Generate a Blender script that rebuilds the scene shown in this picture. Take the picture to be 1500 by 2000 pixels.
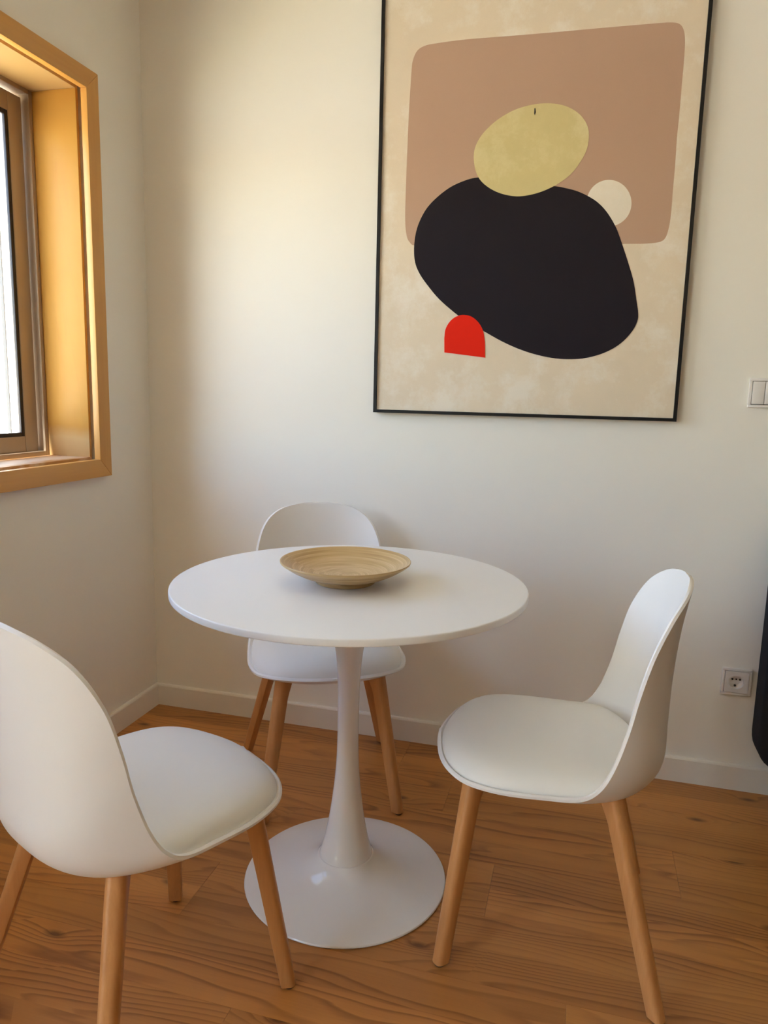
import bpy, bmesh, math, random
from mathutils import Vector, Matrix

# ------------------------------------------------------------------ scene, camera, light
for o in list(bpy.data.objects):
    bpy.data.objects.remove(o)
scene = bpy.context.scene
COL = scene.collection
random.seed(4)

CAM = (1.4788, -2.2881, 1.1646)
YAW, PITCH, ROLL, FPX = 0.2634, -0.1606, -0.0242, 1429.18


def cam_axes():
    rz = Matrix.Rotation(YAW, 3, 'Z')
    rx = Matrix.Rotation(PITCH, 3, 'X')
    ry = Matrix.Rotation(ROLL, 3, 'Y')
    return rz @ rx @ ry


cd = bpy.data.cameras.new('camera')
cd.sensor_fit = 'HORIZONTAL'
cd.sensor_width = 36.0
cd.lens = 36.0 * FPX / 1500.0
cd.clip_start = 0.02
cam = bpy.data.objects.new('camera', cd)
COL.objects.link(cam)
R = cam_axes()
right, fwd, up = R.col[0], R.col[1], R.col[2]
m = Matrix.Identity(4)
for i in range(3):
    m[i][0], m[i][1], m[i][2], m[i][3] = right[i], up[i], -fwd[i], CAM[i]
cam.matrix_world = m
scene.camera = cam

SUN_DIR = Vector((-0.13, -0.62, 0.77)).normalized()      # towards the sun
world = bpy.data.worlds.new('sky')
scene.world = world
world.use_nodes = True
wn = world.node_tree
wn.nodes.clear()
sky = wn.nodes.new('ShaderNodeTexSky')
sky.sky_type = 'NISHITA'
sky.sun_disc = False
sky.sun_elevation = math.asin(SUN_DIR.z)
sky.sun_rotation = math.atan2(SUN_DIR.x, SUN_DIR.y)
sky.dust_density = 0.8
sky.air_density = 1.0
sky.ozone_density = 1.0
bg = wn.nodes.new('ShaderNodeBackground')
bg.inputs['Strength'].default_value = 0.45
wo = wn.nodes.new('ShaderNodeOutputWorld')
wn.links.new(sky.outputs[0], bg.inputs[0])
wn.links.new(bg.outputs[0], wo.inputs[0])

sd = bpy.data.lights.new('sun', 'SUN')
sd.energy = 15.0
sd.angle = 0.009
sd.color = (1.0, 0.96, 0.88)
sun = bpy.data.objects.new('sun', sd)
COL.objects.link(sun)
sun.rotation_euler = SUN_DIR.to_track_quat('Z', 'Y').to_euler()
sun.location = (-3, -6, 8)


def portal(name, loc, rot, sx, sy):
    l = bpy.data.lights.new(name, 'AREA')
    l.shape = 'RECTANGLE'
    l.size, l.size_y = sx, sy
    l.cycles.is_portal = True
    o = bpy.data.objects.new(name, l)
    COL.objects.link(o)
    o.location = loc
    o.rotation_euler = rot
    return o


scene.view_settings.view_transform = 'Standard'
scene.view_settings.look = 'None'
scene.view_settings.gamma = 1.0
scene.view_settings.use_curve_mapping = False
scene.view_settings.exposure = 1.74
scene.cycles.max_bounces = 14
scene.cycles.diffuse_bounces = 8
scene.cycles.glossy_bounces = 4
scene.cycles.transparent_max_bounces = 12
scene.cycles.sample_clamp_indirect = 8.0
scene.cycles.use_denoising = True


# ------------------------------------------------------------------ helpers
def tag(o, label=None, cat=None, group=None, kind=None):
    if label: o['label'] = label
    if cat: o['category'] = cat
    if group: o['group'] = group
    if kind: o['kind'] = kind
    return o


def empty(name, loc=(0, 0, 0), rz=0.0):
    o = bpy.data.objects.new(name, None)
    o.empty_display_size = 0.05
    COL.objects.link(o)
    o.location = loc
    o.rotation_euler = (0, 0, rz)
    return o


def link(name, me, mat, parent=None, smooth=None):
    if mat is not None and not me.materials:
        me.materials.append(mat)
    if smooth is not None:
        if smooth is True:
            for p in me.polygons: p.use_smooth = True
        else:
            for p in me.polygons: p.use_smooth = True
            me.set_sharp_from_angle(angle=math.radians(smooth))
    o = bpy.data.objects.new(name, me)
    COL.objects.link(o)
    if parent is not None:
        o.parent = parent
    return o


def mesh(name, verts, faces):
    me = bpy.data.meshes.new(name)
    me.from_pydata([tuple(v) for v in verts], [], faces)
    bm = bmesh.new(); bm.from_mesh(me)
    bmesh.ops.remove_doubles(bm, verts=bm.verts, dist=1e-6)
    bmesh.ops.recalc_face_normals(bm, faces=bm.faces)
    bm.to_mesh(me); bm.free()
    return me


def box_data(lo, hi):
    x0, y0, z0 = lo; x1, y1, z1 = hi
    v = [(x0, y0, z0), (x1, y0, z0), (x1, y1, z0), (x0, y1, z0), (x0, y0, z1), (x1, y0, z1), (x1, y1, z1), (x0, y1, z1)]
    f = [(3, 2, 1, 0), (4, 5, 6, 7), (0, 1, 5, 4), (1, 2, 6, 5), (2, 3, 7, 6), (3, 0, 4, 7)]
    return v, f


def boxes_mesh(name, boxes, bevel=0.0, seg=2):
    bm = bmesh.new()
    for lo, hi in boxes:
        b2 = bmesh.new()
        v, f = box_data(lo, hi)
        vs = [b2.verts.new(p) for p in v]
        for q in f: b2.faces.new([vs[i] for i in q])
        if bevel:
            bmesh.ops.bevel(b2, geom=list(b2.edges), offset=bevel, segments=seg, affect='EDGES', profile=0.5)
        tmp = bpy.data.meshes.new('t'); b2.to_mesh(tmp); b2.free()
        bm.from_mesh(tmp); bpy.data.meshes.remove(tmp)
    bmesh.ops.recalc_face_normals(bm, faces=bm.faces)
    me = bpy.data.meshes.new(name); bm.to_mesh(me); bm.free()
    return me


def box(name, lo, hi, mat, parent=None, bevel=0.0, seg=2, smooth=None):
    return link(name, boxes_mesh(name, [(lo, hi)], bevel, seg), mat, parent, smooth if smooth is not None else (40 if bevel else None))


def lathe(name, prof, mat, parent=None, n=96, smooth=35):
    """prof: list of (r, z) from bottom axis to top axis"""
    verts, faces = [], []
    rings = []
    for r, z in prof:
        if r < 1e-6:
            rings.append([len(verts)]); verts.append((0, 0, z))
        else:
            ids = []
            for k in range(n):
                a = 2 * math.pi * k / n
                ids.append(len(verts)); verts.append((r * math.cos(a), r * math.sin(a), z))
            rings.append(ids)
    for A, B in zip(rings[:-1], rings[1:]):
        for k in range(n):
            k2 = (k + 1) % n
            if len(A) == 1 and len(B) == 1: continue
            if len(A) == 1: faces.append((A[0], B[k2], B[k]))
            elif len(B) == 1: faces.append((A[k], A[k2], B[0]))
            else: faces.append((A[k], A[k2], B[k2], B[k]))
    return link(name, mesh(name, verts, faces), mat, parent, smooth)


def prism(name, pts, axis, lo, hi, mat, parent=None, bevel=0.0, seg=2, smooth=None):
    """pts: 2D outline; axis 'x': pts=(y,z) extruded x lo..hi ; axis 'y': pts=(x,z)"""
    def P(p, t):
        return (t, p[0], p[1]) if axis == 'x' else ((p[0], t, p[1]) if axis == 'y' else (p[0], p[1], t))
    n = len(pts)
    verts = [P(p, lo) for p in pts] + [P(p, hi) for p in pts]
    faces = [tuple(range(n - 1, -1, -1)), tuple(range(n, 2 * n))]
    for k in range(n):
        k2 = (k + 1) % n
        faces.append((k, k2, n + k2, n + k))
    me = mesh(name, verts, faces)
    if bevel:
        bm = bmesh.new(); bm.from_mesh(me)
        es = [e for e in bm.edges if len(e.link_faces) == 2 and e.calc_face_angle(0) > math.radians(45)]
        bmesh.ops.bevel(bm, geom=es, offset=bevel, segments=seg, affect='EDGES', profile=0.5)
        bm.to_mesh(me); bm.free()
    return link(name, me, mat, parent, smooth if smooth is not None else (35 if bevel else None))


def catmull(P, n, mirror=None):
    """open Catmull-Rom through P (list of tuples); end tangents by mirror function or reflection"""
    P = [Vector(p) for p in P]
    a = mirror(P[1]) if mirror else P[0] * 2 - P[1]
    b = mirror(P[-2]) if mirror else P[-1] * 2 - P[-2]
    E = [a] + P + [b]
    out = []
    for i in range(len(P) - 1):
        p0, p1, p2, p3 = E[i:i + 4]
        for k in range(n):
            t = k / n
            out.append(0.5 * (2 * p1 + (p2 - p0) * t + (2 * p0 - 5 * p1 + 4 * p2 - p3) * t * t + (3 * p1 - p0 - 3 * p2 + p3) * t ** 3))
    out.append(P[-1])
    return out


def closed_catmull(P, n):
    P = [Vector(p) for p in P]
    N = len(P)
    out = []
    for i in range(N):
        p0, p1, p2, p3 = P[i - 1], P[i], P[(i + 1) % N], P[(i + 2) % N]
        for k in range(n):
            t = k / n
            out.append(0.5 * (2 * p1 + (p2 - p0) * t + (2 * p0 - 5 * p1 + 4 * p2 - p3) * t * t + (3 * p1 - p0 - 3 * p2 + p3) * t ** 3))
    return out


def copy_tree(o, parent=None):
    c = o.copy()
    COL.objects.link(c)
    c.parent = parent
    for ch in list(o.children):
        copy_tree(ch, c)
    return c


# ------------------------------------------------------------------ materials
class NT:
    def __init__(self, name):
        self.m = bpy.data.materials.new(name)
        self.m.use_nodes = True
        self.t = self.m.node_tree
        self.t.nodes.clear()
        self.out = self.t.nodes.new('ShaderNodeOutputMaterial')
        self.b = self.t.nodes.new('ShaderNodeBsdfPrincipled')
        self.t.links.new(self.b.outputs[0], self.out.inputs[0])

    def n(self, typ, **kw):
        nd = self.t.nodes.new(typ)
        for k, v in kw.items():
            if k.startswith('i_'):
                nd.inputs[k[2:].replace('_', ' ')].default_value = v
            else:
                setattr(nd, k, v)
        return nd

    def l(self, a, b):
        self.t.links.new(a, b)

    def math(self, op, a, b=None, c=None):
        nd = self.t.nodes.new('ShaderNodeMath'); nd.operation = op
        for i, x in enumerate((a, b, c)):
            if x is None: continue
            if isinstance(x, (int, float)): nd.inputs[i].default_value = x
            else: self.l(x, nd.inputs[i])
        return nd.outputs[0]

    def mix(self, fac, a, b, blend='MIX'):
        nd = self.t.nodes.new('ShaderNodeMix'); nd.data_type = 'RGBA'; nd.blend_type = blend
        for sock, x in ((nd.inputs['Factor'], fac), (nd.inputs[6], a), (nd.inputs[7], b)):
            if isinstance(x, (int, float)): sock.default_value = x
            elif isinstance(x, tuple): sock.default_value = (*x[:3], 1)
            else: self.l(x, sock)
        return nd.outputs[2]

    def ramp(self, fac, stops):
        nd = self.t.nodes.new('ShaderNodeValToRGB')
        e = nd.color_ramp.elements
        while len(e) < len(stops): e.new(0.5)
        for k, (p, c) in enumerate(stops):
            e[k].position = p
            e[k].color = (*c, 1) if isinstance(c, tuple) else (c, c, c, 1)
        self.l(fac, nd.inputs[0])
        return nd.outputs[0]

    def bump(self, height, strength=0.2, dist=0.002):
        nd = self.t.nodes.new('ShaderNodeBump')
        nd.inputs['Strength'].default_value = strength
        nd.inputs['Distance'].default_value = dist
        self.l(height, nd.inputs['Height'])
        self.l(nd.outputs[0], self.b.inputs['Normal'])

    def set(self, base=None, rough=None, spec=None, metal=None, coat=None):
        for k, v in (('Base Color', base), ('Roughness', rough), ('Specular IOR Level', spec), ('Metallic', metal), ('Coat Weight', coat)):
            if v is None: continue
            s = self.b.inputs[k]
            if isinstance(v, tuple): s.default_value = (*v, 1)
            elif isinstance(v, (int, float)): s.default_value = v
            else: self.l(v, s)
        return self


def plain(name, base, rough=0.5, var=0.03, scale=8.0, spec=None, metal=None, bump=0.0, bscale=200.0, coat=None):
    t = NT(name)
    tc = t.n('ShaderNodeTexCoord')
    no = t.n('ShaderNodeTexNoise', i_Scale=scale, i_Detail=3.0)
    t.l(tc.outputs['Object'], no.inputs['Vector'])
    dk = tuple(c * (1 - var) for c in base); lt = tuple(min(1, c * (1 + var)) for c in base)
    t.set(t.mix(no.outputs[0], dk, lt), rough, spec, metal, coat)
    if bump:
        nb = t.n('ShaderNodeTexNoise', i_Scale=bscale, i_Detail=2.0)
        t.l(tc.outputs['Object'], nb.inputs['Vector'])
        t.bump(nb.outputs[0], bump, 0.001)
    return t.m


def wood(name, light, dark, axis=2, stretch=0.06, scale=30.0, dist=3.0, rough=0.45, mix=0.6, bumpy=0.05, coat=None):
    """straight-grained joinery wood; grain runs along the local axis"""
    t = NT(name)
    tc = t.n('ShaderNodeTexCoord')
    oi = t.n('ShaderNodeObjectInfo')
    off = t.n('ShaderNodeVectorMath', operation='SCALE'); off.inputs[0].default_value = (7, 3, 5)
    t.l(oi.outputs['Random'], off.inputs['Scale'])
    ad = t.n('ShaderNodeVectorMath', operation='ADD')
    t.l(tc.outputs['Object'], ad.inputs[0]); t.l(off.outputs[0], ad.inputs[1])
    mp = t.n('ShaderNodeMapping')
    s = [1, 1, 1]; s[axis] = stretch
    mp.inputs['Scale'].default_value = s
    t.l(ad.outputs[0], mp.inputs['Vector'])
    n1 = t.n('ShaderNodeTexNoise', i_Scale=scale, i_Detail=5.0, i_Roughness=0.55, i_Distortion=dist * 0.2)
    t.l(mp.outputs[0], n1.inputs['Vector'])
    n2 = t.n('ShaderNodeTexNoise', i_Scale=scale * 9, i_Detail=2.0)
    t.l(mp.outputs[0], n2.inputs['Vector'])
    f = t.math('ADD', t.math('MULTIPLY', n1.outputs[0], 0.75), t.math('MULTIPLY', n2.outputs[0], 0.25))
    r = t.ramp(f, [(0.36, 0.0), (0.64, 1.0)])
    c = t.mix(t.math('MULTIPLY', r, mix), light, dark)
    t.set(c, rough, coat=coat)
    if bumpy: t.bump(f, bumpy, 0.001)
    return t.m


def floor_wood():
    t = NT('larch_laminate')
    tc = t.n('ShaderNodeTexCoord'); oi = t.n('ShaderNodeObjectInfo')
    sp = t.n('ShaderNodeSeparateXYZ'); t.l(tc.outputs['Object'], sp.inputs[0])
    x, y = sp.outputs[0], sp.outputs[1]
    strip = t.math('GREATER_THAN', y, 0.0)
    seed = t.math('ADD', t.math('MULTIPLY', oi.outputs['Random'], 41.0), t.math('MULTIPLY', strip, 0.37))
    xs = t.math('ADD', x, seed)
    cv = t.n('ShaderNodeCombineXYZ'); t.l(xs, cv.inputs[0]); t.l(y, cv.inputs[1]); t.l(seed, cv.inputs[2])
    # knots: sparse cells, stretched along the board
    mk = t.n('ShaderNodeMapping'); mk.inputs['Scale'].default_value = (2.6, 6.5, 1.0); t.l(cv.outputs[0], mk.inputs['Vector'])
    vo = t.n('ShaderNodeTexVoronoi', feature='F1', i_Scale=1.0, i_Randomness=1.0, voronoi_dimensions='2D'); t.l(mk.outputs[0], vo.inputs['Vector'])
    rare = t.n('ShaderNodeSeparateColor'); t.l(vo.outputs['Color'], rare.inputs[0])
    has = t.math('GREATER_THAN', rare.outputs[0], 0.74)
    kd = vo.outputs['Distance']
    pull = t.math('MULTIPLY', has, t.math('POWER', 2.718, t.math('MULTIPLY', kd, -7.0)))
    # broad waviness of the growth rings
    mw = t.n('ShaderNodeMapping'); mw.inputs['Scale'].default_value = (0.95, 6.0, 1.0); t.l(cv.outputs[0], mw.inputs['Vector'])
    nw = t.n('ShaderNodeTexNoise', i_Scale=1.0, i_Detail=2.5, i_Roughness=0.45); t.l(mw.outputs[0], nw.inputs['Vector'])
    mf = t.n('ShaderNodeMapping'); mf.inputs['Scale'].default_value = (6.0, 60.0, 1.0); t.l(cv.outputs[0], mf.inputs['Vector'])
    nf = t.n('ShaderNodeTexNoise', i_Scale=1.0, i_Detail=2.0); t.l(mf.outputs[0], nf.inputs['Vector'])
    ph = t.math('ADD', t.math('MULTIPLY', y, 45.0), t.math('MULTIPLY', nw.outputs[0], 15.0))
    ph = t.math('ADD', ph, t.math('MULTIPLY', pull, 3.0))
    ph = t.math('ADD', ph, t.math('MULTIPLY', nf.outputs[0], 0.55))
    fr = t.math('FRACT', ph)
    ring = t.ramp(fr, [(0.0, 0.1), (0.55, 0.28), (0.86, 1.0), (0.93, 0.75), (1.0, 0.1)])
    # where rings are strong, where they fade
    ms = t.n('ShaderNodeMapping'); ms.inputs['Scale'].default_value = (0.9, 9.0, 1.0); ms.inputs['Location'].default_value = (3, 5, 0); t.l(cv.outputs[0], ms.inputs['Vector'])
    ns = t.n('ShaderNodeTexNoise', i_Scale=1.0, i_Detail=2.0); t.l(ms.outputs[0], ns.inputs['Vector'])
    amt = t.ramp(ns.outputs[0], [(0.34, 0.16), (0.62, 0.95)])
    line = t.math('MULTIPLY', ring, amt)
    # fibre streaks
    mg = t.n('ShaderNodeMapping'); mg.inputs['Scale'].default_value = (5.0, 420.0, 1.0); t.l(cv.outputs[0], mg.inputs['Vector'])
    ng = t.n('ShaderNodeTexNoise', i_Scale=1.0, i_Detail=2.0); t.l(mg.outputs[0], ng.inputs['Vector'])
    base = t.mix(ns.outputs[0], (0.68, 0.315, 0.085), (0.51, 0.200, 0.050))
    base = t.mix(t.math('MULTIPLY', ng.outputs[0], 0.35), base, (0.32, 0.13, 0.04))
    tone = t.n('ShaderNodeMapRange'); tone.inputs['To Min'].default_value = 0.86; tone.inputs['To Max'].default_value = 1.12
    rr = t.math('FRACT', t.math('MULTIPLY', t.math('ADD', oi.outputs['Random'], t.math('MULTIPLY', strip, 0.31)), 7.31))
    t.l(rr, tone.inputs['Value'])
    cb = t.n('ShaderNodeCombineColor')
    for i in range(3): t.l(tone.outputs[0], cb.inputs[i])
    base = t.mix(1.0, base, cb.outputs[0], 'MULTIPLY')
    col = t.mix(t.math('MULTIPLY', line, 0.74), base, (0.165, 0.048, 0.014))
    kn = t.math('MULTIPLY', has, t.ramp(kd, [(0.02, 1.0), (0.085, 0.0)]))
    col = t.mix(t.math('MULTIPLY', kn, 0.8), col, (0.10, 0.030, 0.010))
    t.set(col, 0.42, 0.42)
    t.bump(t.math('ADD', line, ng.outputs[0]), 0.06, 0.0006)
    return t.m


M = {}
M['wall'] = plain('matt_wall_paint', (0.85, 0.815, 0.745), 0.85, 0.012, 2.0, bump=0.08, bscale=120)
M['taupe_wall'] = plain('taupe_bounce_cut', (0.40, 0.36, 0.29), 0.85, 0.012, 2.0)  # dark tone put on the unseen walls to cut bounce light
M['ceiling'] = plain('ceiling_paint', (0.91, 0.895, 0.84), 0.9, 0.01)
M['base'] = plain('skirting_paint', (0.80, 0.755, 0.68), 0.5, 0.015)
M['shell'] = plain('white_plastic_shell', (0.82, 0.80, 0.785), 0.42, 0.01, spec=0.4)
M['cushion'] = plain('white_leatherette', (0.80, 0.785, 0.755), 0.5, 0.012, bump=0.06, bscale=500, spec=0.4)
M['beech'] = wood('beech_wood', (0.60, 0.285, 0.10), (0.46, 0.195, 0.062), 2, 0.05, 40, rough=0.42, mix=0.7)
M['glide'] = plain('black_rubber_glide', (0.012, 0.011, 0.010), 0.6)
M['table_top'] = plain('white_lacquered_mdf', (0.82, 0.805, 0.795), 0.38, 0.008, spec=0.4)
M['lacquer'] = plain('glossy_white_lacquer', (0.80, 0.775, 0.755), 0.025, 0.008, spec=0.5)
M['pine'] = wood('honey_varnished_casing', (0.66, 0.34, 0.085), (0.54, 0.25, 0.05), 2, 0.04, 16, rough=0.4, mix=0.55)
M['alu'] = plain('champagne_anodised_aluminium', (0.42, 0.33, 0.245), 0.42, 0.03, metal=0.35)
M['gasket'] = plain('black_glazing_gasket', (0.010, 0.008, 0.010), 0.5)
M['render'] = plain('white_exterior_render', (0.82, 0.81, 0.79), 0.9, 0.02)
M['rail'] = plain('grey_shutter_rail', (0.035, 0.035, 0.037), 0.5, 0.02)
M['black'] = plain('black_frame_wood', (0.007, 0.006, 0.006), 0.5, spec=0.3)
M['switch'] = plain('white_switch_plastic', (0.78, 0.745, 0.72), 0.35, 0.01)
M['gap_shade'] = plain('painted_gap_shade', (0.16, 0.14, 0.12), 0.7)  # dark colour stands in for shade between the cover parts
M['hole'] = plain('dark_contact_hole', (0.012, 0.010, 0.009), 0.7)
M['sofa'] = plain('charcoal_woven_fabric', (0.020, 0.020, 0.023), 0.95, 0.25, 300, bump=0.5, bscale=900, spec=0.15)
M['pavement'] = plain('pale_outdoor_paving', (0.55, 0.53, 0.50), 0.9, 0.05)
M['reflector'] = plain('ochre_bounce_tone', (0.70, 0.63, 0.42), 0.8, 0.06)  # warm colour for the added bounce slab
M['floor'] = floor_wood()
M['screed'] = plain('underlay', (0.05, 0.025, 0.01), 0.9)


def jamb_wood():
    t = NT('honey_varnished_jamb')
    tc = t.n('ShaderNodeTexCoord')
    mp = t.n('ShaderNodeMapping'); mp.inputs['Scale'].default_value = (9, 9, 0.8)
    t.l(tc.outputs['Object'], mp.inputs['Vector'])
    n1 = t.n('ShaderNodeTexNoise', i_Scale=1.0, i_Detail=3.0, i_Distortion=0.4); t.l(mp.outputs[0], n1.inputs['Vector'])
    fr = t.math('FRACT', t.math('MULTIPLY', n1.outputs[0], 9.0))
    ring = t.ramp(fr, [(0.0, 0.0), (0.8, 0.35), (0.95, 1.0), (1.0, 0.0)])
    n2 = t.n('ShaderNodeTexNoise', i_Scale=5.0, i_Detail=3.0); t.l(tc.outputs['Object'], n2.inputs['Vector'])
    base = t.mix(n2.outputs[0], (0.52, 0.26, 0.045), (0.56, 0.31, 0.075))
    col = t.mix(t.math('MULTIPLY', ring, 0.16), base, (0.48, 0.22, 0.05))
    # paler foot of the board with a ragged, darker upper edge
    sp = t.n('ShaderNodeSeparateXYZ'); t.l(tc.outputs['Object'], sp.inputs[0])
    n3 = t.n('ShaderNodeTexNoise', i_Scale=9.0, i_Detail=3.0); t.l(tc.outputs['Object'], n3.inputs['Vector'])
    h = t.math('ADD', sp.outputs[2], t.math('MULTIPLY', t.math('SUBTRACT', n3.outputs[0], 0.5), 0.05))
    bl = t.ramp(h, [(0.055, 1.0), (0.095, 0.0)])
    dark_band = t.ramp(h, [(0.055, 0.0), (0.085, 1.0), (0.115, 0.0)])
    col = t.mix(t.math('MULTIPLY', bl, 0.75), col, (0.58, 0.40, 0.20))
    col = t.mix(t.math('MULTIPLY', dark_band, 0.28), col, (0.38, 0.17, 0.04))
    t.set(col, 0.45, 0.25)
    return t.m


M['jamb'] = jamb_wood()


def sill_wood():
    t = NT('pale_middle_sill')
    tc = t.n('ShaderNodeTexCoord')
    n1 = t.n('ShaderNodeTexNoise', i_Scale=14.0, i_Detail=4.0); t.l(tc.outputs['Object'], n1.inputs['Vector'])
    sp = t.n('ShaderNodeSeparateXYZ'); t.l(tc.outputs['Object'], sp.inputs[0])
    f = t.ramp(t.math('ADD', n1.outputs[0], t.math('MULTIPLY', t.math('ABSOLUTE', t.math('ADD', sp.outputs[0], 0.085)), -5.0)), [(0.1, 0.0), (0.34, 1.0)])  # paler along the middle of the board, edges broken by noise
    t.set(t.mix(f, (0.52, 0.25, 0.07), (0.66, 0.50, 0.36)), 0.5)
    return t.m


M['sill'] = sill_wood()


def glass_mat():
    t = NT('window_glass')
    tr = t.n('ShaderNodeBsdfTransparent'); tr.inputs[0].default_value = (0.97, 0.985, 0.98, 1)
    gl = t.n('ShaderNodeBsdfGlossy', i_Roughness=0.0)
    lw = t.n('ShaderNodeLayerWeight', i_Blend=0.5)
    fz = t.math('ADD', 0.03, t.math('MULTIPLY', 0.97, t.math('POWER', lw.outputs['Facing'], 5.0)))
    mx = t.n('ShaderNodeMixShader')
    t.l(fz, mx.inputs[0]); t.l(tr.outputs[0], mx.inputs[1]); t.l(gl.outputs[0], mx.inputs[2])
    t.l(mx.outputs[0], t.out.inputs[0])
    t.t.nodes.remove(t.b)
    return t.m


M['glass'] = glass_mat()


def bamboo():
    t = NT('coiled_bamboo')
    tc = t.n('ShaderNodeTexCoord')
    sp = t.n('ShaderNodeSeparateXYZ'); t.l(tc.outputs['Object'], sp.inputs[0])
    x, y, z = sp.outputs
    r = t.math('SQRT', t.math('ADD', t.math('MULTIPLY', x, x), t.math('MULTIPLY', y, y)))
    ang = t.math('ARCTAN2', y, x)
    nz = t.n('ShaderNodeTexNoise', i_Scale=9.0, i_Detail=2.0); t.l(tc.outputs['Object'], nz.inputs['Vector'])
    ph = t.math('ADD', t.math('MULTIPLY', t.math('ADD', r, t.math('MULTIPLY', z, 0.7)), 190.0), t.math('MULTIPLY', nz.outputs[0], 0.5))
    c1 = t.n('ShaderNodeCombineXYZ'); t.l(t.math('FLOOR', ph), c1.inputs[0]); t.l(t.math('MULTIPLY', ang, 0.3), c1.inputs[1])
    n1 = t.n('ShaderNodeTexNoise', i_Scale=1.9, i_Detail=2.0); t.l(c1.outputs[0], n1.inputs['Vector'])
    fr = t.math('FRACT', ph)
    edge = t.ramp(fr, [(0.0, 1.0), (0.16, 0.0), (0.9, 0.0), (1.0, 1.0)])
    base = t.ramp(n1.outputs[0], [(0.3, (0.43, 0.26, 0.095)), (0.5, (0.57, 0.38, 0.165)), (0.7, (0.66, 0.47, 0.24))])
    t.set(t.mix(t.math('MULTIPLY', edge, 0.38), base, (0.30, 0.165, 0.05)), 0.38, coat=0.15)
    return t.m


M['bamboo'] = bamboo()


def paint(name, c, var=0.06, scale=6.0, patch=None, rough=0.8):
    t = NT(name)
    tc = t.n('ShaderNodeTexCoord')
    n1 = t.n('ShaderNodeTexNoise', i_Scale=scale, i_Detail=5.0, i_Roughness=0.65); t.l(tc.outputs['Object'], n1.inputs['Vector'])
    mp = t.n('ShaderNodeMapping'); mp.inputs['Scale'].default_value = (1, 1, 1); t.l(tc.outputs['Object'], mp.inputs['Vector'])
    weave = t.n('ShaderNodeTexNoise', i_Scale=420.0, i_Detail=1.0); t.l(tc.outputs['Object'], weave.inputs['Vector'])
    a = tuple(v * (1 - var) for v in c); b = tuple(min(1, v * (1 + var)) for v in c)
    col = t.mix(n1.outputs[0], a, b)
    if patch:
        n2 = t.n('ShaderNodeTexNoise', i_Scale=7.0, i_Detail=8.0, i_Roughness=0.7); t.l(tc.outputs['Object'], n2.inputs['Vector'])
        col = t.mix(t.math('MULTIPLY', t.ramp(n2.outputs[0], [(0.48, 0.0), (0.62, 1.0)]), 0.65), col, patch)
    col = t.mix(t.math('MULTIPLY', weave.outputs[0], 0.10), col, tuple(v * 0.6 for v in c))
    t.set(col, rough, 0.2)
    t.bump(weave.outputs[0], 0.15, 0.0005)
    return t.m


M['canvas'] = paint('cream_canvas', (0.76, 0.645, 0.50), 0.10, 5.0, (0.86, 0.80, 0.71))
M['taupe'] = paint('taupe_print', (0.51, 0.335, 0.24), 0.03, 5.0)
M['ink'] = paint('blackish_aubergine_print', (0.016, 0.012, 0.017), 0.1, 5.0)
M['gold'] = paint('brushed_gold_print', (0.66, 0.555, 0.275), 0.10, 14.0, (0.74, 0.65, 0.38))
M['ivory'] = paint('ivory_print', (0.82, 0.74, 0.62), 0.05, 12.0, (0.86, 0.80, 0.70))
M['red'] = paint('red_print', (0.78, 0.018, 0.004), 0.05, 10.0)

# ------------------------------------------------------------------ room shell
RX, RY, RZ = 5.4, -5.4, 2.62
WT = 0.34
# openings in the left wall: (y0, y1, z0, z1)
W1 = (-1.82, -0.284, 0.915, 2.050)
W2 = (-4.0, -2.38, 0.0, 2.2)

fl = tag(box('floor', (-0.0, RY, -0.06), (RX, 0.0, -0.009), M['screed']), 'honey brown larch plank floor under the table', kind='structure')
ROWS = 28
PW, PL = 0.195, 1.285
joint = {0: 0.98, 1: 1.16, 2: 1.772, 3: 1.331, 4: 0.672, 5: 1.517, 6: 0.90, 7: 0.35}
full_mesh = None
GAP = 0.00025
for k in range(ROWS):
    y1 = -0.0035 - PW * k
    y0 = max(y1 - PW, RY + 0.002)
    j = joint.get(k, (k * 0.437) % PL)
    x = (j % PL) - PL
    while x < RX:
        a, b = max(x, 0.002), min(x + PL, RX - 0.002)
        if b - a > 0.05:
            cx, cy = (a + b) / 2, (y0 + y1) / 2
            full = abs((b - a) - PL) < 1e-6 and abs((y1 - y0) - PW) < 1e-6
            if full and full_mesh is not None:
                me = full_mesh
            else:
                hx, hy = (b - a) / 2 - GAP, (y1 - y0) / 2 - GAP
                me = boxes_mesh('plank', [((-hx, -hy, -0.009), (hx, hy, 0.0))])
                if full: full_mesh = me
            o = link('plank', me, M['floor'], fl)
            o.location = (cx, cy, 0)
        x += PL

tag(box('ceiling', (-WT, RY - 0.2, RZ), (RX + 0.2, 0.2, RZ + 0.12), M['ceiling']), 'white ceiling above the frame', kind='structure')
tag(box('wall_back', (0.0, 0.0, -0.06), (RX + 0.2, 0.2, RZ), M['wall']), 'cream white wall carrying the large framed picture', kind='structure')
tag(box('wall_right', (RX, RY, -0.06), (RX + 0.2, 0.0, RZ), M['taupe_wall']), 'plain wall on the right out of view', kind='structure')
tag(box('wall_front', (0.0, RY - 0.2, -0.06), (RX + 0.2, RY, RZ), M['taupe_wall']), 'plain wall behind the camera', kind='structure')


def wall_with_openings(name, ops, mat, x0, x1):
    ops = sorted(ops)
    bx = []
    y = RY - 0.2
    for (a, b, c, d) in ops:
        bx.append(((x0, y, -0.06), (x1, a, RZ)))
        if c > 0: bx.append(((x0, a, -0.06), (x1, b, c)))
        bx.append(((x0, a, d), (x1, b, RZ)))
        y = b
    bx.append(((x0, y, -0.06), (x1, 0.2, RZ)))
    return link(name, boxes_mesh(name, bx), mat)


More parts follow.
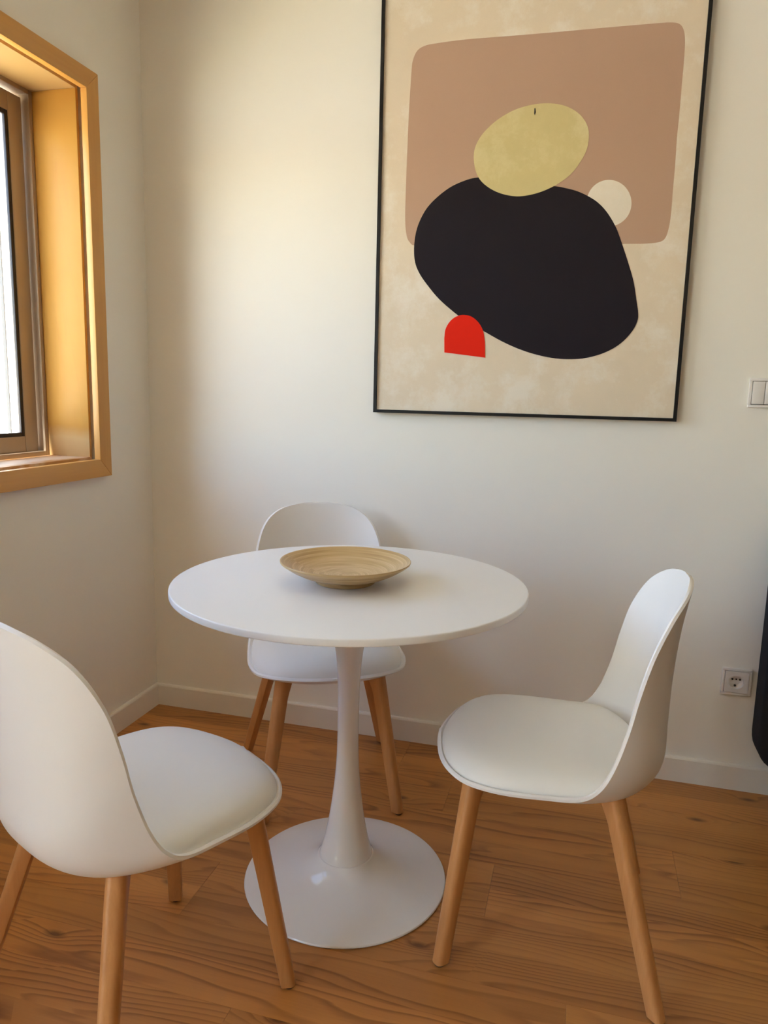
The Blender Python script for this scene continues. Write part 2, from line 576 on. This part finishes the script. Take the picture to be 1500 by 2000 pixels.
tag(wall_with_openings('wall_left', [W1, W2], M['wall'], -0.20, 0.0), 'cream white wall holding the wooden framed window', kind='structure')
tag(wall_with_openings('wall_outside', [(-1.78, -0.3205, 0.912, 2.034), W2], M['render'], -WT, -0.2005), 'white rendered outer face of the window wall', kind='structure')
tag(box('ground', (-40, -40, -3.3), (-WT - 0.3, 40, -3.1), M['pavement']), 'pale paving outside the window', kind='structure')

tag(box('reflector', (-3.2, -7.5, -0.22), (-WT - 0.001, 1.5, -0.10), M['reflector']), 'added ochre terrace outside the window', kind='structure')  # added slab, bounces warm sunlight into the room

# skirting boards with a small rounded top edge
BH, BT = 0.0797, 0.013
prof = [(0, 0.0), (-BT, 0.0), (-BT, BH - 0.006), (-BT + 0.002, BH - 0.002), (-BT + 0.005, BH), (0, BH)]
tag(prism('baseboard_back', [(p[0], p[1]) for p in prof], 'x', 0.0, RX, M['base']), 'cream painted skirting along the picture wall', kind='structure')
tag(prism('baseboard_left', [(-p[0], p[1]) for p in prof], 'y', W2[1] + 0.03, -BT, M['base']), 'cream painted skirting under the window', kind='structure')
tag(prism('baseboard_right', [(RX + p[0], p[1]) for p in prof], 'y', RY + BT, -BT, M['base']), 'cream painted skirting on the right wall', kind='structure')


# ------------------------------------------------------------------ window
def frame_ring(y0, y1, z0, z1, w):
    """four mitre-less bars of a rectangular ring in the y/z plane: returns dict of (ylo,zlo,yhi,zhi)"""
    return [(y0, z0, y0 + w, z1), (y1 - w, z0, y1, z1), (y0 + w, z0, y1 - w, z0 + w), (y0 + w, z1 - w, y1 - w, z1)]


win = empty('window_1', (0, -0.32, 0.94))
tag(win, 'wooden cased sliding window in the left wall', kind='structure')
OY, OZ = -0.32, 0.94


def wl(p):  # world -> window local
    return (p[0], p[1] - OY, p[2] - OZ)


def wbox(name, lo, hi, mat, parent=None, bevel=0.0):
    return box(name, wl(lo), wl(hi), mat, parent or win, bevel)


# casing: mitred boards standing 20 mm proud of the wall
cy0, cy1, cz0, cz1, cw = -1.845, -0.254, 0.8835, 2.0765, 0.0555


def casing(pts):
    me_pts = [(p[0] - OY, p[1] - OZ) for p in pts]
    return prism('casing_board', me_pts, 'x', -0.001, 0.02, M['pine'], win, 0.0012, 2)


g = 0.0004
casing([(cy1, cz0 + g), (cy1, cz1 - g), (cy1 - cw, cz1 - cw - g), (cy1 - cw, cz0 + cw + g)])
casing([(cy0, cz0 + g), (cy0, cz1 - g), (cy0 + cw, cz1 - cw - g), (cy0 + cw, cz0 + cw + g)])
c_top = casing([(cy0 + g, cz1), (cy1 - g, cz1), (cy1 - cw - g, cz1 - cw), (cy0 + cw + g, cz1 - cw)])
c_bot = casing([(cy0 + g, cz0), (cy1 - g, cz0), (cy1 - cw - g, cz0 + cw), (cy0 + cw + g, cz0 + cw)])
M['pine_h'] = wood('honey_varnished_casing_rail', (0.66, 0.34, 0.085), (0.54, 0.25, 0.05), 1, 0.04, 16, rough=0.4, mix=0.55)
for c in (c_top, c_bot):
    c.data.materials.clear(); c.data.materials.append(M['pine_h'])
# jamb, head and sill boards; 11 mm shadow gap behind the casing
jx0, jx1 = -0.168, -0.0165
jy1, jy0, jz1, jz0 = -0.312, -1.788, 2.022, 0.945
jb = box('jamb_board', (jx0, 0, 0), (jx1, 0.011, jz1 - jz0), M['jamb'], win, 0.001); jb.location = wl((0, jy1, jz0))
jb = box('jamb_board', (jx0, -0.011, 0), (jx1, 0, jz1 - jz0), M['jamb'], win, 0.001); jb.location = wl((0, jy0, jz0))
hb = box('head_board', (jx0, jy0 - jy1, 0), (jx1, 0.011, 0.011), M['jamb'], win, 0.001); hb.location = wl((0, jy1, jz1))
sb = box('sill_board', (jx0, jy0 - jy1, -0.012), (jx1, 0.011, 0), M['sill'], win, 0.001); sb.location = wl((0, jy1, jz0))
# aluminium outer frame
fx0, fx1 = -0.262, -0.168
for (a, b, c, d) in frame_ring(jy0 - 0.008, jy1 + 0.008, jz0 - 0.008, jz1 + 0.010, 0.012 + 0.010):
    wbox('aluminium_frame', (-0.222 if b < 1.0 and d > 2.0 else fx0, a, b), (fx1, c, d), M['alu'], None, 0.0015)


def sash(y0, y1, x0, x1):
    z0, z1 = jz0 + 0.008, jz1 - 0.022
    st = 0.054
    s = empty('sash', wl((0, y0, z0))); s.parent = win
    W, H = y1 - y0, z1 - z0
    for (a, b, c, d) in frame_ring(0, W, 0, H, st):
        box('sash_rail' if (c - a) > (d - b) else 'sash_stile', (x0, a, b), (x1, c, d), M['alu'], s, 0.0025)
    xm = (x0 + x1) / 2
    for (a, b, c, d) in frame_ring(st - 0.001, W - st + 0.001, st - 0.001, H - st + 0.001, 0.0135):
        box('gasket', (x1 - 0.012, a, b), (x1 - 0.003, c, d), M['gasket'], s, 0.001)
    box('glass_pane', (x1 - 0.0085, st, st), (x1 - 0.0045, W - st, H - st), M['glass'], s)


sash(-1.075, jy1 - 0.0215, -0.214, -0.188)
sash(jy0 + 0.0215, -1.03, -0.256, -0.226)
# outside: roller shutter guide rail fixed to the white reveal
wbox('shutter_rail', (-0.309, -0.3245, 0.93), (-0.299, -0.3205, 2.034), M['rail'])
wbox('outer_sill', (-0.40, -1.80, 0.905), (-0.262, -0.30, 0.932), M['render'])
portal('window_daylight_portal', (-WT - 0.01, (W1[0] + W1[1]) / 2, (W1[2] + W1[3]) / 2), (0, -math.pi / 2, 0), W1[3] - W1[2], W1[1] - W1[0])

# unseen door behind the camera, added to let in fill light
dr = empty('added_door', (-0.2, W2[0], 0.0))
tag(dr, 'added glazed door further along the left wall, out of view', kind='structure')
H2, L2 = W2[3], W2[1] - W2[0]
for (a, b, c, d) in frame_ring(0, L2, 0.0, H2, 0.07) + [(L2 / 2 - 0.04, 0.07, L2 / 2 + 0.04, H2 - 0.07)]:
    box('added_door_frame', (-0.03, a, b), (0.03, c, d), M['alu'], dr, 0.002)
for a, b in ((0.07, L2 / 2 - 0.04), (L2 / 2 + 0.04, L2 - 0.07)):
    box('glass_pane', (-0.003, a, 0.07), (0.003, b, H2 - 0.07), M['glass'], dr)
portal('added_door_portal', (-WT - 0.01, (W2[0] + W2[1]) / 2, H2 / 2), (0, -math.pi / 2, 0), H2, L2)

# ------------------------------------------------------------------ framed picture
PLX, PRX, PBZ, PTZ = 0.8245, 1.7315, 1.1045, 2.372
FD = 0.026          # frame depth
FW = 0.0095
CYF = -0.0185       # canvas face
pic = empty('framed_picture', (PLX, 0, PBZ))
tag(pic, 'large abstract canvas print in thin black frame hanging on the wall', 'picture')


def pl(x, z): return (x - PLX, z - PBZ)


W, H = PRX - PLX, PTZ - PBZ
for pts in ([(0, 0), (W, 0), (W - FW, FW), (FW, FW)], [(W, 0), (W, H), (W - FW, H - FW), (W - FW, FW)],
            [(W, H), (0, H), (FW, H - FW), (W - FW, H - FW)], [(0, H), (0, 0), (FW, FW), (FW, H - FW)]):
    prism('frame_bar', pts, 'y', -FD, -0.001, M['black'], pic)
box('canvas', (FW - 0.002, CYF, FW - 0.002), (W - FW + 0.002, -0.004, H - FW + 0.002), M['canvas'], pic)


def pix_to_wall(u, v, y):
    d = R @ Vector(((u - 750) / FPX, 1.0, -(v - 1000) / FPX))
    t = (y - CAM[1]) / d.y
    return CAM[0] + t * d.x, CAM[2] + t * d.z


# outlines of the printed shapes, measured on the photograph and converted to metres on the canvas
S = 1500 / 700.0
tile = [(180, 290), (186, 250), (204, 212), (235, 192), (280, 182), (400, 166), (600, 150), (800, 133), (1000, 115), (1200, 98), (1265, 94), (1300, 100), (1318, 124), (1324, 170), (1320, 250), (1312, 340), (1300, 480), (1290, 580), (1282, 700), (1273, 800), (1266, 890), (1256, 955), (1240, 998), (1212, 1014), (1150, 1020), (1040, 1022), (700, 1040), (400, 1040), (210, 1030), (172, 1014), (157, 975), (153, 900), (157, 750), (163, 600), (168, 480), (174, 380)]
goldp = [(440, 660), (446, 618), (464, 580), (496, 540), (545, 498), (610, 461), (680, 440), (740, 433), (800, 438), (850, 456), (890, 486), (915, 526), (922, 570), (914, 622), (890, 672), (850, 725), (800, 765), (740, 796), (680, 815), (620, 822), (560, 812), (510, 790), (470, 757), (448, 715)]
blob = [(457, 743), (400, 757), (340, 785), (282, 830), (240, 877), (210, 935), (195, 990), (190, 1050), (195, 1100), (212, 1143), (242, 1188), (295, 1252), (370, 1317), (425, 1353), (485, 1388), (560, 1430), (640, 1465), (720, 1489), (800, 1502), (880, 1502), (945, 1490), (1005, 1468), (1060, 1433), (1103, 1386), (1124, 1345), (1128, 1310), (1120, 1250), (1112, 1195), (1100, 1145), (1080, 1080), (1060, 1020), (1035, 952), (1000, 892), (962, 850), (920, 822), (872, 800), (822, 787), (775, 779), (640, 765), (540, 745)]
circle = [(1006 + 94 * math.cos(a * math.pi / 12), 850 + 97 * math.sin(a * math.pi / 12)) for a in range(24)]
arch = [(317, 1475), (317, 1415), (322, 1378), (340, 1346), (365, 1326), (395, 1318), (430, 1325), (460, 1350), (479, 1385), (487, 1430), (488, 1497)]


def shape(name, pts, mat, layer, curve=True, label=None):
    y0 = CYF - 0.0003 * layer
    q = []
    for u, v in pts:
        x, z = pix_to_wall(720 + u / S, v / S, CYF)
        q.append((x - PLX, z - PBZ))
    if curve:
        q = [tuple(p)[:2] for p in closed_catmull([(a, b, 0) for a, b in q], 5)]
    o = prism(name, q, 'y', y0 - 0.0003, y0 - 0.00002, mat, pic)
    if label: o['label'] = label
    return o


shape('printed_tile', tile, M['taupe'], 0, True, 'taupe rounded slab shape')
shape('printed_circle', circle, M['ivory'], 1, True, 'small ivory disc')
shape('printed_blob', blob, M['ink'], 2, True, 'big blackish pebble shape')
shape('printed_ellipse', goldp, M['gold'], 3, True, 'golden tilted ellipse')
sm = [(p[0], p[1]) for p in catmull([(a, b, 0) for a, b in arch[1:-1]], 5)]
shape('printed_arch', [arch[0]] + sm + [arch[-1]], M['red'], 4, False, 'bright red arch')
# worn fleck in the gold
shape('print_crack', [(694, 455), (698, 452), (700, 470), (696, 484), (693, 476)], M['ink'], 5, False)

# ------------------------------------------------------------------ switch and socket
sw = empty('light_switch', (1.917, 0, 1.1505))
tag(sw, 'white double rocker light switch right of the picture', 'light switch')
def ring_frame(par, w, b, d):
    for lo, hi in (((0, 0), (w, b)), ((0, w - b), (w, w)), ((0, b), (b, w - b)), ((w - b, b), (w, w - b))):
        box('cover_frame', (lo[0], -d, lo[1]), (hi[0], -0.0005, hi[1]), M['switch'], par, 0.0012)
    box('gap_shade_plate', (b - 0.001, -0.0018, b - 0.001), (w - b + 0.001, -0.0006, w - b + 0.001), M['gap_shade'], par)  # dark plate paints the shade seen in the gaps


ring_frame(sw, 0.081, 0.0075, 0.010)
for a in (0.0087, 0.0412):
    box('rocker', (a, -0.0125, 0.0090), (a + 0.0312, -0.0045, 0.0720), M['switch'], sw, 0.0012)

so = empty('power_socket', (1.9225, 0, 0.3005))
tag(so, 'white single power socket low beside the dark sofa', 'socket')
N = 40


def plate_with_hole(name, w, hole_r, y0, y1, mat, parent):
    """square plate in the x/z plane with a round hole"""
    c = w / 2
    outer, inner = [], []
    for k in range(N):
        a = 2 * math.pi * k / N
        ca, sa = math.cos(a), math.sin(a)
        s = 1 / max(abs(ca), abs(sa))
        outer.append((c + c * s * ca, c + c * s * sa)); inner.append((c + hole_r * ca, c + hole_r * sa))
    v, f = [], []
    for y in (y0, y1):
        v += [(p[0], y, p[1]) for p in outer]; v += [(p[0], y, p[1]) for p in inner]
    for k in range(N):
        k2 = (k + 1) % N
        f.append((k, k2, N + k2, N + k)); f.append((2 * N + k, 3 * N + k, 3 * N + k2, 2 * N + k2))
        f.append((k, 2 * N + k, 2 * N + k2, k2)); f.append((N + k, N + k2, 3 * N + k2, 3 * N + k))
    return link(name, mesh(name, v, f), mat, parent, 30)


ring_frame(so, 0.082, 0.0075, 0.010)
ins = plate_with_hole('insert', 0.0646, 0.0205, -0.0125, -0.0045, M['switch'], so); ins.location = (0.0087, 0, 0.0087)
cup = lathe('socket_well', [(0, -0.010), (0.0205, -0.010), (0.0207, 0.0)], M['switch'], so, 40)
cup.location = (0.041, -0.0122, 0.041); cup.rotation_euler = (math.pi / 2, 0, 0)
for dx, dz, r in ((-0.0105, 0.006, 0.0027), (0, 0.0065, 0.0022), (0.0105, 0.006, 0.0027), (-0.002, -0.013, 0.0034)):
    h = lathe('contact_hole', [(0, -0.002), (r, -0.002), (r, 0.0012), (0, 0.0012)], M['hole'], so, 20)
    h.location = (0.041 + dx, -0.0030, 0.041 + dz); h.rotation_euler = (math.pi / 2, 0, 0)

# ------------------------------------------------------------------ sofa at the right edge
sf = empty('sofa', (2.012, 0, 0))
tag(sf, 'dark charcoal fabric sofa standing against the wall at the right edge', 'sofa')


def rounded(pts, radii, n=6):
    out = []
    K = len(pts)
    for i in range(K):
        p, a, b = Vector(pts[i]), Vector(pts[i - 1]), Vector(pts[(i + 1) % K])
        r = radii[i]
        u, w = (a - p).normalized(), (b - p).normalized()
        for k in range(n + 1):
            t = k / n
            out.append(tuple((p + u * r * (1 - t) ** 2 + w * r * t ** 2)))
    return out


LS = 1.95
pad = rounded([(0, 0.130), (LS, 0.130), (LS, 0.88), (0, 0.88)], [0.085, 0.085, 0.085, 0.085], 8)
bp = prism('backrest', pad, 'y', -0.130, -0.030, M['sofa'], sf, 0.010, 3)
ring = rounded([(0.026, 0.156), (LS - 0.026, 0.156), (LS - 0.026, 0.854), (0.026, 0.854)], [0.075, 0.075, 0.075, 0.075], 8)
prism('backrest_panel', ring, 'y', -0.138, -0.128, M['sofa'], bp, 0.004, 2)
box('seat_base', (0.085, -0.93, 0.15), (LS - 0.085, -0.14, 0.24), M['sofa'], sf, 0.015)
for k in range(2):
    w = (LS - 0.18) / 2
    a = 0.09 + k * w
    box('seat_cushion', (a, -0.95, 0.242), (a + w - 0.004, -0.142, 0.43), M['sofa'], sf, 0.04, 4)
for x in (0.20, LS - 0.20):
    for y in (-0.85, -0.22):
        lg = lathe('leg', [(0, 0), (0.016, 0), (0.024, 0.152), (0, 0.152)], M['glide'], sf, 20)
        lg.location = (x, y, 0)

# ------------------------------------------------------------------ round pedestal table
TX, TY = 0.9862, -0.7396
tb = empty('pedestal_table', (TX, TY, 0))
tag(tb, 'round white pedestal table with trumpet foot between the three chairs', 'table')
lathe('base', [(0, 0.0), (0.238, 0.0), (0.2425, 0.0015), (0.2435, 0.004), (0.242, 0.0065), (0.236, 0.008), (0.215, 0.0105), (0.185, 0.0145), (0.155, 0.0195), (0.130, 0.025), (0.110, 0.0315), (0.095, 0.0385), (0.083, 0.046), (0.075, 0.0525), (0.070, 0.058), (0.066, 0.064), (0.060, 0.066), (0, 0.066)], M['lacquer'], tb, 128)
colp = [(0, 0.062), (0.0625, 0.062), (0.0638, 0.064), (0.0636, 0.067), (0.0595, 0.08), (0.055, 0.095), (0.0492, 0.12), (0.0437, 0.15), (0.0390, 0.18), (0.0350, 0.21), (0.0310, 0.245), (0.0280, 0.28), (0.0260, 0.315), (0.0251, 0.355), (0.0248, 0.40), (0.0250, 0.44), (0.0257, 0.48), (0.0272, 0.52), (0.0300, 0.555), (0.0345, 0.59), (0.041, 0.63), (0.050, 0.67), (0.062, 0.705), (0.070, 0.7235), (0, 0.7235)]
pp = catmull([(r, 0, z) for r, z in colp[3:-2]], 3)
lathe('column', colp[:3] + [(p[0], p[2]) for p in pp] + colp[-2:], M['lacquer'], tb, 96)
lathe('table_top', [(0, 0.7235), (0.388, 0.7235), (0.3965, 0.7242), (0.3992, 0.7256), (0.3998, 0.7275), (0.3998, 0.7376), (0.3993, 0.7391), (0.3982, 0.7398), (0.3965, 0.74), (0, 0.74)], M['table_top'], tb, 192, 50)

# ------------------------------------------------------------------ bamboo bowl
bw = empty('bamboo_bowl', (0.977, -0.750, 0.7402))
tag(bw, 'shallow spun bamboo bowl standing on the round table', 'bowl')
outer = [(0, 0.0), (0.066, 0.0), (0.0675, 0.001), (0.068, 0.003), (0.0672, 0.0095), (0.0665, 0.0115)]
body_o = catmull([(0.062, 0, 0.0105), (0.078, 0, 0.0125), (0.100, 0, 0.0195), (0.124, 0, 0.0315), (0.141, 0, 0.0425), (0.1472, 0, 0.0475)], 5)
body_i = catmull([(0.1478, 0, 0.0500), (0.1462, 0, 0.0512), (0.139, 0, 0.0475), (0.120, 0, 0.0372), (0.095, 0, 0.0262), (0.065, 0, 0.0195), (0.03, 0, 0.0168), (0.0, 0, 0.016)], 5)
lathe('foot_ring', [(0, 0.0), (0.0655, 0.0), (0.0675, 0.0012), (0.068, 0.003), (0.0672, 0.0098), (0.064, 0.0128), (0, 0.0128)], M['bamboo'], bw, 96)
lathe('dish', [(0, 0.0105)] + [(p[0], p[2]) for p in body_o] + [(max(p[0], 0), p[2]) for p in body_i], M['bamboo'], bw, 128, 60)

# ------------------------------------------------------------------ chairs
RIM = [(-0.2565, 0.4204, 0.0), (-0.2503, 0.4197, 0.0605), (-0.2353, 0.4188, 0.1214), (-0.2097, 0.4169, 0.1692), (-0.1689, 0.4129, 0.2026), (-0.1024, 0.4128, 0.2209), (-0.0251, 0.4152, 0.2227), (0.0427, 0.4206, 0.2212), (0.0786, 0.4439, 0.2179), (0.1029, 0.488, 0.2104), (0.1235, 0.5565, 0.2036), (0.1387, 0.6282, 0.1992), (0.1586, 0.6997, 0.1914), (0.1877, 0.7611, 0.1671), (0.2171, 0.7974, 0.1235), (0.2354, 0.8128, 0.0654), (0.243, 0.8151, 0.0)]
MID = [(-0.2565, 0.4204), (-0.2521, 0.4167), (-0.2408, 0.4086), (-0.2203, 0.399), (-0.181, 0.3882), (-0.107, 0.3794), (-0.0125, 0.3738), (0.0813, 0.3716), (0.148, 0.3813), (0.1922, 0.4096), (0.2134, 0.4522), (0.2152, 0.5283), (0.2171, 0.6137), (0.2227, 0.6995), (0.2317, 0.7659), (0.239, 0.8058), (0.243, 0.8151)]
POW = [2.6, 2.6, 2.6, 2.7, 2.8, 2.9, 3.0, 3.1, 3.2, 3.1, 2.9, 2.6, 2.4, 2.3, 2.2, 2.2, 2.2]
NS, NSEG = 36, 6


def shell_mesh():
    mir = lambda p: Vector((p.x, p.y, -p.z))
    rim = catmull(RIM, NSEG, mir)
    mid = catmull([(b, z, 0) for b, z in MID], NSEG)
    pw = [p.x for p in catmull([(p, 0, 0) for p in POW], NSEG)]
    T = len(rim)
    ss = [-1 + 2 * k / NS for k in range(NS + 1)]

    def P(i, s):
        a = abs(s) ** pw[i]
        r, c = rim[i], mid[i]
        return Vector((r.z * s, c.x * (1 - a) + r.x * a, c.y * (1 - a) + r.y * a))
    out = [[P(i, s) for s in ss] for i in range(T)]
    # normals towards the sitter
    TH = 0.0090
    inn = [[None] * (NS + 1) for _ in range(T)]
    for i in range(T):
        for j in range(NS + 1):
            i0, i1 = max(i - 1, 0), min(i + 1, T - 1)
            j0, j1 = max(j - 1, 0), min(j + 1, NS)
            du = out[i1][j] - out[i0][j]
            ii = min(max(i, 2), T - 3)
            dv = out[ii][j1] - out[ii][j0]
            nrm = dv.cross(du)
            if nrm.length < 1e-9: nrm = Vector((0, -1, 1))
            nrm.normalize()
            inn[i][j] = out[i][j] + nrm * TH
    # rounded rim: pull inner edge back a little
    verts, faces = [], []

    def add(v):
        verts.append(v); return len(verts) - 1
    O = [[None] * (NS + 1) for _ in range(T)]
    I = [[None] * (NS + 1) for _ in range(T)]
    for i in range(T):
        if i in (0, T - 1):
            o = add(out[i][NS // 2]); n = add(inn[i][NS // 2])
            O[i] = [o] * (NS + 1); I[i] = [n] * (NS + 1)
        else:
            for j in range(NS + 1):
                O[i][j] = add(out[i][j]); I[i][j] = add(inn[i][j])

    def quad(a, b, c, d):
        q = []
        for x in (a, b, c, d):
            if x not in q: q.append(x)
        if len(q) >= 3: faces.append(tuple(q))
    for i in range(T - 1):
        for j in range(NS):
            quad(O[i][j], O[i][j + 1], O[i + 1][j + 1], O[i + 1][j])
            quad(I[i][j], I[i + 1][j], I[i + 1][j + 1], I[i][j + 1])
    # edge with a bulged middle
    for j in (0, NS):
        mids = []
        for i in range(T):
            m_ = (verts[O[i][j]] + verts[I[i][j]]) / 2
            jj = 1 if j == 0 else NS - 1
            i2 = i
            d = (out[i][j] - out[i][jj]) if i not in (0, T - 1) else (out[1][NS // 2] - out[2][NS // 2] if i == 0 else out[T - 2][NS // 2] - out[T - 3][NS // 2])
            d = d.normalized() if d.length > 1e-9 else Vector((0, 0, 0))
            mids.append(m_ + d * 0.0030)
        if j == 0:
            M0 = [add(v) for v in mids]
            ML = M0
        else:
            ML = [M0[0]] + [add(v) for v in mids[1:-1]] + [M0[-1]]
        for i in range(T - 1):
            quad(O[i][j], O[i + 1][j], ML[i + 1], ML[i])
            quad(ML[i], ML[i + 1], I[i + 1][j], I[i][j])
    me = bpy.data.meshes.new('shell')
    me.from_pydata([tuple(v) for v in verts], [], faces)
    bm = bmesh.new(); bm.from_mesh(me)
    bmesh.ops.recalc_face_normals(bm, faces=bm.faces)
    bm.to_mesh(me); bm.free()
    return me


def cushion_mesh():
    # outline (l, b): front and sides follow the rim 6 mm inside, rear follows the back of the shell
    half = [(0.0, -0.2465), (0.060, -0.2405), (0.1175, -0.2260), (0.1625, -0.2025), (0.1935, -0.1645), (0.2105, -0.1005), (0.2125, -0.0250), (0.2105, 0.030), (0.2040, 0.068), (0.185, 0.105), (0.152, 0.134), (0.108, 0.156), (0.056, 0.170), (0.0, 0.174)]
    full = [(a, b, 0) for a, b in half] + [(-a, b, 0) for a, b in half[-2:0:-1]]
    ol = closed_catmull(full, 4)
    n = len(ol)
    cx, cy = 0.0, -0.03
    rs = [0.0, 0.2, 0.4, 0.55, 0.68, 0.78, 0.85, 0.90, 0.935, 0.96, 0.975, 0.986, 0.994, 0.9985, 1.0]

    def base(y):
        t = max(0.0, min(1.0, (y - 0.02) / 0.10))
        return 0.4155 + 0.019 * t * t * (3 - 2 * t)

    def zt(r, y):
        dome = (1 - r ** 5.0) ** 0.46 if r < 1 else 0.0
        t = max(0.0, min(1.0, (y - 0.02) / 0.14))
        top = 0.4635 + 0.002 * t
        sag = 0.004 * math.exp(-((y + 0.02) / 0.11) ** 2) * (1 - r * r)
        return base(y) + (top - base(y)) * dome - sag
    verts = [(cx, cy, zt(0, cy))]
    rings = []
    for r in rs[1:]:
        ids = []
        for p in ol:
            x, y = cx + (p.x - cx) * r, cy + (p.y - cy) * r
            ids.append(len(verts)); verts.append((x, y, zt(r, y)))
        rings.append(ids)
    for sc, dz in ((0.985, -0.003), (0.90, -0.003)):     # tucked-in underside
        ids = []
        for p in ol:
            x, y = cx + (p.x - cx) * sc, cy + (p.y - cy) * sc
            ids.append(len(verts)); verts.append((x, y, base(p.y) + dz))
        rings.append(ids)
    faces = []
    for k in range(n):
        faces.append((0, rings[0][k], rings[0][(k + 1) % n]))
    for A, B in zip(rings[:-1], rings[1:]):
        for k in range(n):
            k2 = (k + 1) % n
            faces.append((A[k], B[k], B[k2], A[k2]))
    c0 = len(verts); verts.append((cx, cy, 0.415))
    for k in range(n):
        faces.append((c0, rings[-1][(k + 1) % n], rings[-1][k]))
    return mesh('seat_cushion', verts, faces)


FOOT_F, FOOT_R = (0.1896, -0.2106), (0.2260, 0.2139)
TOP_F, TOP_R = (0.1375, -0.1684), (0.1406, 0.1222)


def leg_mesh(foot, top, sx):
    """tapered beech leg set on the diagonal: half-round outer face, flat sides and inner face"""
    fl, fb = foot; tl, tbb = top
    sb = -1 if fb < 0 else 1
    d = Vector((1, sb)).normalized()          # outwards
    q = Vector((-d.y, d.x))
    verts, faces, rings = [], [], []
    for z, gus in ((0.006, 0), (0.12, 0), (0.24, 0), (0.34, 0.0), (0.355, 0.002), (0.370, 0.006), (0.400, 0.014)):
        t = z / 0.36
        l = fl + (tl - fl) * t; b = fb + (tbb - fb) * t
        h = 0.0142 + (0.0170 - 0.0142) * min(1, t)
        ring = []
        for (cp, cq, r, st) in ((1, 1, h * 0.80, 0), (-1, 1, 0.0028, 90), (-1, -1, 0.0028, 180), (1, -1, h * 0.80, 270)):
            nn = 8 if cp > 0 else 3
            for k in range(nn):
                an = math.radians(st + 90 * k / (nn - 1))
                p_ = cp * (h - r) + r * math.cos(an)
                q_ = cq * (h - r) + r * math.sin(an)
                if cp < 0: p_ -= gus
                ring.append((l + d.x * p_ + q.x * q_, b + d.y * p_ + q.y * q_, z))
        ids = []
        for p in ring:
            ids.append(len(verts)); verts.append((p[0] * sx, p[1], p[2]))
        rings.append(ids)
    n = len(rings[0])
    for A, B in zip(rings[:-1], rings[1:]):
        for k in range(n):
            k2 = (k + 1) % n
            faces.append((A[k], A[k2], B[k2], B[k]))
    faces.append(tuple(reversed(rings[0]))); faces.append(tuple(rings[-1]))
    return mesh('leg', verts, faces)


def make_chair():
    c = empty('shell_chair')
    sh = link('shell', shell_mesh(), M['shell'], c, 42)
    link('seat_cushion', cushion_mesh(), M['cushion'], c, 60)
    for foot, top in ((FOOT_F, TOP_F), (FOOT_R, TOP_R)):
        for sx in (1, -1):
            lg = link('leg', leg_mesh(foot, top, sx), M['beech'], c, 40)
            gl = lathe('foot_glide', [(0, 0.0), (0.010, 0.0), (0.0115, 0.002), (0.0115, 0.0068), (0, 0.0068)], M['glide'], lg, 16)
            gl.location = (foot[0] * sx, foot[1], 0)
    return c


POSES = [((1.4637, -0.7528), -1.5344, 'white shell chair right of the table, turned sideways with its back to the sofa'),
         ((0.7804, -0.3368), 0.4594, 'white shell chair behind the table, its back close to the picture wall'),
         ((0.7250, -1.2055), 2.7173, 'white shell chair in the left foreground, seen from behind its backrest')]
proto = make_chair()
for i, (xy, rz, lab) in enumerate(POSES):
    ch = proto if i == 0 else copy_tree(proto)
    ch.location = (xy[0], xy[1], 0)
    ch.rotation_euler = (0, 0, rz)
    tag(ch, lab, 'chair', 'matching white shell chairs around the table')
